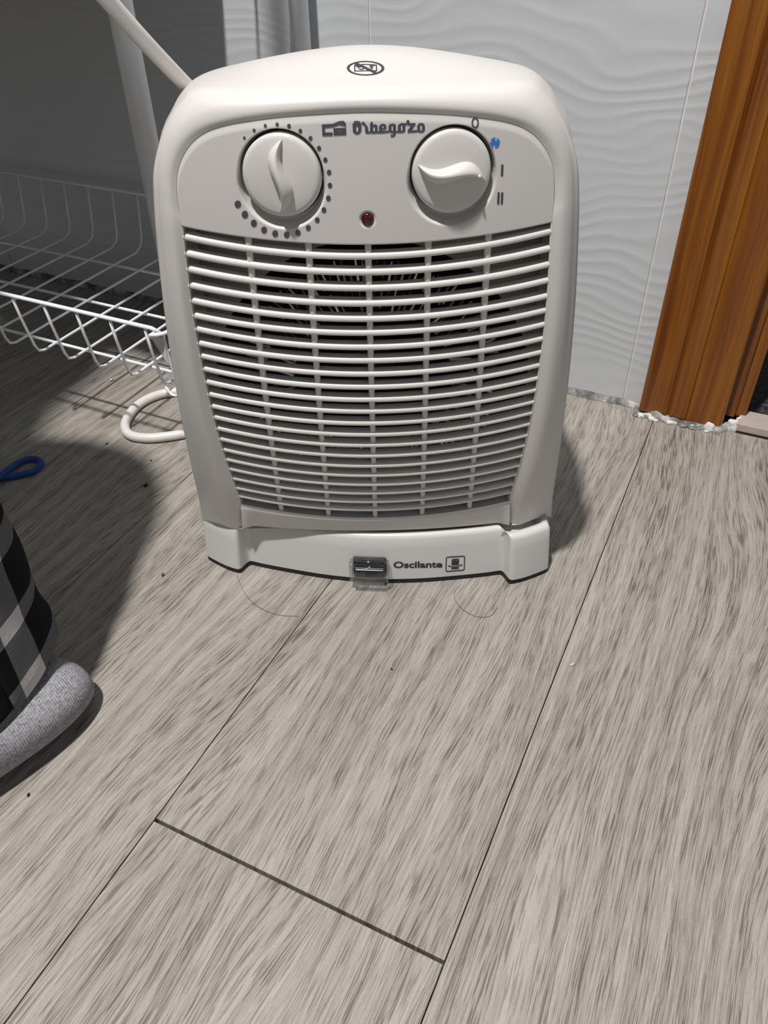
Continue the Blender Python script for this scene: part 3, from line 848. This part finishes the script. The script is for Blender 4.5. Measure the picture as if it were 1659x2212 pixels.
# rocker switch with clear cover on the base
sw = empty('rocker_switch'); sw.parent = base
sc_ = hit(BVH_B, 799, 1222, 0.0)
sx = (BMID.dot(BX)); cw = HO + XH * sc_.x + YH * sc_.y
sxl = (cw - BMID).dot(BX); syl = (cw - BMID).dot(BYV)
def swp(x, y, z): return base_to_loc(sxl + x, syl + y, z)
def sw_mesh(name, prof, xw, mat, smooth=False, bev=0.0):
    V = [swp(-xw, y, z) for (y, z) in prof] + [swp(xw, y, z) for (y, z) in prof]; n = len(prof)
    F = [(i, (i + 1) % n, n + (i + 1) % n, n + i) for i in range(n)] + [tuple(range(n)), tuple(range(n, 2 * n))]
    ob = mesh_obj(name, V, F, mat, sw, smooth)
    if bev:
        bm = bmesh.new(); bm.from_mesh(ob.data); bmesh.ops.recalc_face_normals(bm, faces=bm.faces)
        bmesh.ops.bevel(bm, geom=list(bm.edges), offset=bev, segments=2, affect='EDGES'); bm.to_mesh(ob.data); bm.free()
    return fix_normals(ob)
ZC = sc_.z - 0.0005
sw_mesh('switch_frame', [(0.004, ZC - 0.0085), (-0.0012, ZC - 0.0085), (-0.0012, ZC + 0.0080), (0.004, ZC + 0.0080)], 0.0112, SWITCHB, bev=0.0004)
rocker = sw_mesh('rocker', [(0.001, ZC - 0.0068), (-0.0050, ZC - 0.0066), (-0.0046, ZC + 0.0010), (-0.0040, ZC + 0.0014), (-0.0022, ZC + 0.0064), (0.001, ZC + 0.0066)], 0.0098, SWITCHB, bev=0.0005)
ring_v = []
for i in range(20):
    a = 2 * math.pi * i / 20
    for r in (0.0012, 0.0017):
        ring_v.append(swp(-0.0046 + r * math.cos(a), -0.00505, ZC - 0.0026 + r * math.sin(a)))
mesh_obj('off_ring', ring_v, [(2 * i, 2 * i + 1, (2 * i + 3) % 40, (2 * i + 2) % 40) for i in range(20)], plain('grey_print', (0.16, 0.16, 0.16)), sw, smooth=False)
outer = box_data(-0.0132, 0.0132, -0.0105, 0.0016, -0.0102, 0.0100, 0)
bmesh.ops.bevel(outer, geom=list(outer.edges), offset=0.0026, segments=4, affect='EDGES')
for v in outer.verts: v.co = swp(v.co.x, v.co.y, ZC + v.co.z)
bm_obj('switch_cover', outer, CLEAR, sw, True)['label'] = 'clear soft switch cover'

# power cord: out of the back, a loop on the floor, up behind the heater and away to the upper left
fl = lambda x, y: on_z(x, y, 0.0042)
wp = [HO + XH * -0.030 + YH * 0.106 + Vector((0, 0, 0.060)), HO + XH * -0.045 + YH * 0.128 + Vector((0, 0, 0.030)), HO + XH * -0.065 + YH * 0.135 + Vector((0, 0, 0.0042)),
      fl(420, 838), fl(385, 845), fl(345, 852), fl(308, 868), fl(282, 892), fl(270, 920), fl(282, 940), fl(318, 946), fl(358, 943), fl(395, 937), fl(440, 925), fl(490, 890),
      HO + XH * -0.050 + YH * 0.170 + Vector((0, 0, 0.010)), HO + XH * -0.058 + YH * 0.178 + Vector((0, 0, 0.10)), at_depth(470, 262, 0.490), at_depth(428, 210, 0.450), at_depth(398, 180, 0.425), at_depth(318, 96, 0.392), at_depth(228, -5, 0.365), at_depth(120, -130, 0.335), at_depth(40, -330, 0.33), at_depth(0, -700, 0.36)]
pts = [to_loc(q) for q in wp]
cord = tube('power_cord', catmull(pts, 10), 0.0041, CORDM, heater, n=16); cord['label'] = 'white power cord'

# ---------------------------------------------------------------- wire storage rack
rack = empty('storage_rack', (-0.66, 0.52, 0), 0, 'white tubular storage rack with shallow wire basket near the floor', 'storage rack')
def rk(x, y, z): return Vector((x + 0.66, y - 0.52, z))
for (x, y) in ((-0.378, 0.428), (-0.375, 0.628), (-0.945, 0.428), (-0.945, 0.628)):
    pole_ = tube('pole', [rk(x, y, 0.006), rk(x, y, 1.05)], 0.0078, RACKM, rack, 24)
    tube('foot_cap', [rk(x, y, 0.0), rk(x, y, 0.010)], 0.0092, BASEPL, pole_, 24)
def basket(zr, wires=True):
    bk = empty('basket'); bk.parent = rack
    xr, xl, yf, yb, zb = -0.3795, -0.935, 0.400, 0.634, zr - 0.0545
    rr = 0.0024
    # long rims, end rims
    tube('front_rim', [rk(xl, yf, zr), rk(xr - 0.003, yf, zr), rk(xr, yf + 0.001, zr - 0.002), rk(xr + 0.001, yf + 0.004, zr - 0.005)], 0.0016, RACKM, bk, 10)
    tube('back_rim', [rk(xl, yb, zr), rk(xr, yb, zr)], 0.0016, RACKM, bk, 10)
    tube('end_rim', catmull([rk(xr - 0.006, yf + 0.0005, zr - 0.0075), rk(xr - 0.0035, yf - 0.0015, zr - 0.0050), rk(xr + 0.002, yf + 0.001, zr - 0.0045), rk(xr + 0.006, yf + 0.010, zr - 0.004), rk(xr + 0.006, yf + 0.05, zr - 0.004), rk(xr + 0.006, yb, zr - 0.004)], 5), 0.0016, RACKM, bk, 10)
    tube('end_rim', [rk(xl, yf, zr - 0.003), rk(xl, yb, zr - 0.003)], 0.0016, RACKM, bk, 10)
    # cross wires bent up at the front and the back
    first = None
    for i in range(17):
        x = -0.3895 - 0.0327 * i
        if first is None:
            path = [(yf, zr + 0.001), (yf + 0.002, zr - 0.020), (yf + 0.006, zb + 0.008), (yf + 0.0085, zb + 0.002), (yf + 0.014, zb)]
            path += [(yb - 0.020, zb), (yb - 0.011, zb + 0.004), (yb - 0.007, zb + 0.012), (yb, zr + 0.001)]
            first = tube('cross_wire', [Vector((0, y - 0.52, z)) for (y, z) in path], 0.00115, RACKM, bk, 8)
            first.location = (x + 0.66, 0, 0)
        else:
            share(first, 'cross_wire', bk, (x + 0.66, 0, 0))
    for y in (0.432, 0.508, 0.585):
        tube('long_wire', [rk(xl, y, zb - 0.003), rk(xr + 0.006, y, zb - 0.003)], 0.0014, RACKM, bk, 8)
    # bent end wires and bracket plate at the corner
    for y in (0.47, 0.52, 0.57):
        tube('end_wire', catmull([rk(xr + 0.006, y, zr - 0.004), rk(xr + 0.004, y, zb + 0.01), rk(xr - 0.003, y, zb - 0.002), rk(xr - 0.02, y, zb - 0.002)], 4), 0.00115, RACKM, bk, 8)
    tube('corner_wire', catmull([rk(xr + 0.0015, yf + 0.005, zr - 0.006), rk(xr + 0.0035, yf + 0.006, zb + 0.012), rk(xr + 0.0035, yf + 0.007, zb - 0.003), rk(xr - 0.004, yf + 0.0075, zb - 0.0062), rk(xr - 0.010, yf + 0.008, zb - 0.001)], 5), 0.00115, RACKM, bk, 8)
    V = [rk(xr - 0.007, yf + 0.0015, zr - 0.009), rk(xr + 0.0035, yf + 0.0030, zr - 0.008), rk(xr + 0.0022, yf + 0.0040, zr - 0.030), rk(xr + 0.0005, yf + 0.0040, zr - 0.030)]
    V += [v + Vector((0, 0.0012, 0)) for v in V]
    fix_normals(mesh_obj('corner_bracket', V, [(0, 1, 2, 3), (4, 5, 6, 7), (0, 1, 5, 4), (1, 2, 6, 5), (2, 3, 7, 6), (3, 0, 4, 7)], RACKM, bk, smooth=False))
    return bk
basket(0.1265)
basket(0.412)
box('shade_box', -0.255, 0.206, -0.112, 0.105, 0.3600, 0.80, BOXM, rack, bev=0.012, smooth=True)['label'] = 'dark box added out of view for its shadow'  # unseen box, added on the upper tier to shade wall and floor behind

# ---------------------------------------------------------------- person crouching at the left
person = empty('person', (-0.36, 0.12, 0), 0, 'crouching person in black and grey plaid trousers and grey sock', 'person')
def pp(x, y, z): return Vector((x + 0.36, y - 0.12, z))
# body: one skinned figure (foot, leg, pelvis, trunk, head)
joints = [((-0.318, 0.165, 0.018), 0.016), ((-0.325, 0.110, 0.022), 0.022), ((-0.350, 0.040, 0.030), 0.024), ((-0.362, 0.070, 0.075), 0.028), ((-0.385, 0.140, 0.22), 0.036), ((-0.425, 0.205, 0.405), 0.046),
          ((-0.560, 0.100, 0.37), 0.062), ((-0.690, -0.040, 0.30), 0.085), ((-0.585, 0.040, 0.46), 0.100), ((-0.490, 0.125, 0.60), 0.110), ((-0.515, 0.180, 0.685), 0.045), ((-0.535, 0.220, 0.745), 0.082), ((-0.540, 0.235, 0.83), 0.078),
          ((-0.640, -0.14, 0.36), 0.062), ((-0.540, -0.14, 0.40), 0.046), ((-0.520, -0.17, 0.20), 0.036), ((-0.510, -0.20, 0.05), 0.028), ((-0.510, -0.12, 0.02), 0.022)]
eds = [(i, i + 1) for i in range(12)] + [(7, 13), (13, 14), (14, 15), (15, 16), (16, 17)]
me = bpy.data.meshes.new('body'); me.from_pydata([pp(*j[0]) for j in joints], eds, []); me.update()
body = link(bpy.data.objects.new('body', me), person); me.materials.append(NAVY)
body.modifiers.new('skin', 'SKIN'); sub = body.modifiers.new('smooth', 'SUBSURF'); sub.levels = 2; sub.render_levels = 2
for sv, j in zip(me.skin_vertices[0].data, joints): sv.radius = (j[1], j[1])
me.skin_vertices[0].data[7].use_root = True
# sock: foot shape lofted from toe to heel
secs = [(0.193, 0.004, 0.008, 0.010), (0.190, 0.016, 0.012, 0.013), (0.182, 0.025, 0.016, 0.0165), (0.168, 0.033, 0.019, 0.0195), (0.148, 0.0375, 0.021, 0.0215), (0.120, 0.038, 0.023, 0.0235), (0.085, 0.036, 0.027, 0.027), (0.050, 0.034, 0.032, 0.032), (0.015, 0.033, 0.034, 0.034), (-0.015, 0.031, 0.030, 0.030), (-0.036, 0.024, 0.024, 0.024), (-0.046, 0.006, 0.016, 0.018)]
V = []; nn_ = 28
SX = -0.3160
for (y, hw, hh, zc) in secs:
    xc = SX + (y - 0.150) * 0.30
    for i in range(nn_):
        a = 2 * math.pi * i / nn_; c, s = math.cos(a), math.sin(a)
        z = zc + hh * (abs(s) ** 0.85) * (1 if s > 0 else -1); x = xc + hw * (abs(c) ** 0.8) * (1 if c > 0 else -1)
        V.append(pp(x, y, max(0.0006, z)))
F = grid_faces(nn_, len(secs), closed_u=True) + [tuple(range(nn_)), tuple(reversed(range((len(secs) - 1) * nn_, len(secs) * nn_)))]
sock = fix_normals(mesh_obj('sock', V, F, SOCK, person))
sm = sock.modifiers.new('smooth', 'SUBSURF'); sm.levels = 1; sm.render_levels = 2
# trouser leg: loose tube with folds, hem resting over the foot
V, UV = [], []; na, nz = 96, 60
path = [(-0.346, 0.142, 0.0), (-0.348, 0.144, 0.06), (-0.354, 0.148, 0.14), (-0.368, 0.158, 0.24), (-0.392, 0.182, 0.34), (-0.420, 0.205, 0.42), (-0.490, 0.160, 0.44), (-0.570, 0.100, 0.42)]
pc_ = catmull(path, 10)
for j in range(nz + 1):
    t = j / nz * (len(pc_) - 1); k = min(int(t), len(pc_) - 2); c = pc_[k].lerp(pc_[k + 1], t - k)
    tn = (pc_[min(k + 1, len(pc_) - 1)] - pc_[max(k - 1, 0)]).normalized()
    ex = Vector((1, 0, 0)); ex = (ex - tn * ex.dot(tn)).normalized(); ey = tn.cross(ex)
    f = j / nz
    for i in range(na + 1):
        a = 2 * math.pi * i / na; ca, sa = math.cos(a), math.sin(a)
        rx = lerp(0.052, 0.068, sstep(0.2, 0.8, f)); ry = lerp(0.062, 0.068, sstep(0.0, 0.6, f))
        wr = 0.0030 * noise.noise((ca * 1.6, sa * 1.6, f * 7.0)) + 0.0018 * noise.noise((ca * 3, sa * 3, f * 17.0))
        flare = 0.004 * (1 - sstep(0.0, 0.12, f))
        P = c + ex * (rx + wr + flare) * ca + ey * (ry + wr + flare) * sa
        hem = 0.028 + 0.013 * math.cos(a + 2.6 - math.pi) + 0.002 * math.sin(a * 3)
        P.z += hem * (1 - sstep(0.0, 0.40, f))
        V.append(pp(P.x, P.y, P.z)); UV.append((a * 0.064, f * 0.62))
F = grid_faces(na + 1, nz + 1)
tr = fix_normals(mesh_obj('trousers', V, F, PLAID, person, uvs=UV))
sol = tr.modifiers.new('cloth', 'SOLIDIFY'); sol.thickness = 0.0016; sol.offset = 0

# ---------------------------------------------------------------- small things on the floor
zc = 0.0026
bp = [fl_ for fl_ in (on_z(-160, 1075, zc), on_z(-60, 1052, zc), on_z(0, 1034, zc), on_z(40, 1027, zc), on_z(72, 1018, zc), on_z(88, 1004, zc), on_z(82, 993, zc), on_z(62, 992, zc), on_z(36, 1003, zc), on_z(12, 1020, zc + 0.003), on_z(-30, 1050, zc + 0.004), on_z(-120, 1110, zc))]
cpts = catmull(bp, 8)
org = on_z(-60, 1060, 0.0)
bc = tube('blue_cord', [q - org for q in cpts], 0.0026, BLUECORD, None, 10); bc.location = org
tag(bc, 'loop of thick blue cord lying on the floor beyond the plaid trousers', 'cord')
def crumb(px, py, s, mat, label, seed, stretch=1.6):
    bm = bmesh.new(); bmesh.ops.create_icosphere(bm, subdivisions=2, radius=1)
    for v in bm.verts:
        f = 1 + 0.45 * noise.noise(v.co * 1.5 + Vector((seed * 5.3, 0, 0)))
        v.co = Vector((v.co.x * s * stretch * f, v.co.y * s * f, v.co.z * s * 0.6 * f))
    zmin = min(v.co.z for v in bm.verts)
    for v in bm.verts: v.co.z -= zmin
    o = bm_obj('crumb', bm, mat, None, True); o.location = on_z(px, py, 0.0); o.rotation_euler = (0, 0, seed * 1.3)
    tag(o, label, 'crumb', 'crumbs on the floor')
crumb(315, 1050, 0.0013, CRUMBD, 'largest dark crumb on the floor left of the heater base', 1)
crumb(326, 995, 0.0007, CRUMBD, 'tiny dark crumb on the floor just below the white cord loop', 2)
crumb(231, 959, 0.0008, CRUMBD, 'dark crumb on the shaded floor left of the white cord loop', 3)
crumb(352, 1243, 0.0010, CRUMBR, 'small reddish crumb on the floor between sock and heater base', 4)
crumb(66, 1145, 0.0009, CRUMBP, 'pale crumb on the shaded floor beside the plaid trousers', 5)
crumb(241, 822, 0.0016, CRUMBP, 'pale flake on the floor under the wire basket', 6)
crumb(846, 1446, 0.0006, CRUMBD, 'tiny dark crumb on the bare floor in front of the heater', 7)
crumb(1236, 1436, 0.0009, CRUMBP, 'pale wisp on the floor beside the long plank seam at right', 8, 2.6)
crumb(62, 1718, 0.0008, CRUMBD, 'tiny dark crumb on the floor just below the grey sock', 9)
def strand(pts, label):
    P = catmull([on_z(x, y, 0.0003 + 0.0004 * (i % 2)) for i, (x, y) in enumerate(pts)], 8); o0 = P[0].copy(); o0.z = 0
    o = tube('hair_strand', [q - o0 for q in P], 0.00012, HAIR, None, 5); o.location = o0
    tag(o, label, 'hair', 'loose hairs on the floor')
strand([(511, 1240), (519, 1262), (535, 1290), (560, 1312), (600, 1328), (645, 1331)], 'long loose hair curving over the floor below the left foot of the heater')
strand([(995, 1262), (982, 1280), (984, 1298), (1002, 1318), (1030, 1332), (1060, 1330), (1075, 1312)], 'looped hair on the floor below the oscillation symbol of the heater')

# ---------------------------------------------------------------- ceiling lamp fitting
lamp = empty('ceiling_lamp', (LAMP_POS[0], LAMP_POS[1], 2.5), 0, 'round white ceiling lamp above the floor', 'lamp')
V, F = tube_data([(0, 0, 0), (0, 0, -0.055)], 0.11, 32)
mesh_obj('lamp_mount', V, F, RACKM, lamp, smooth=False)
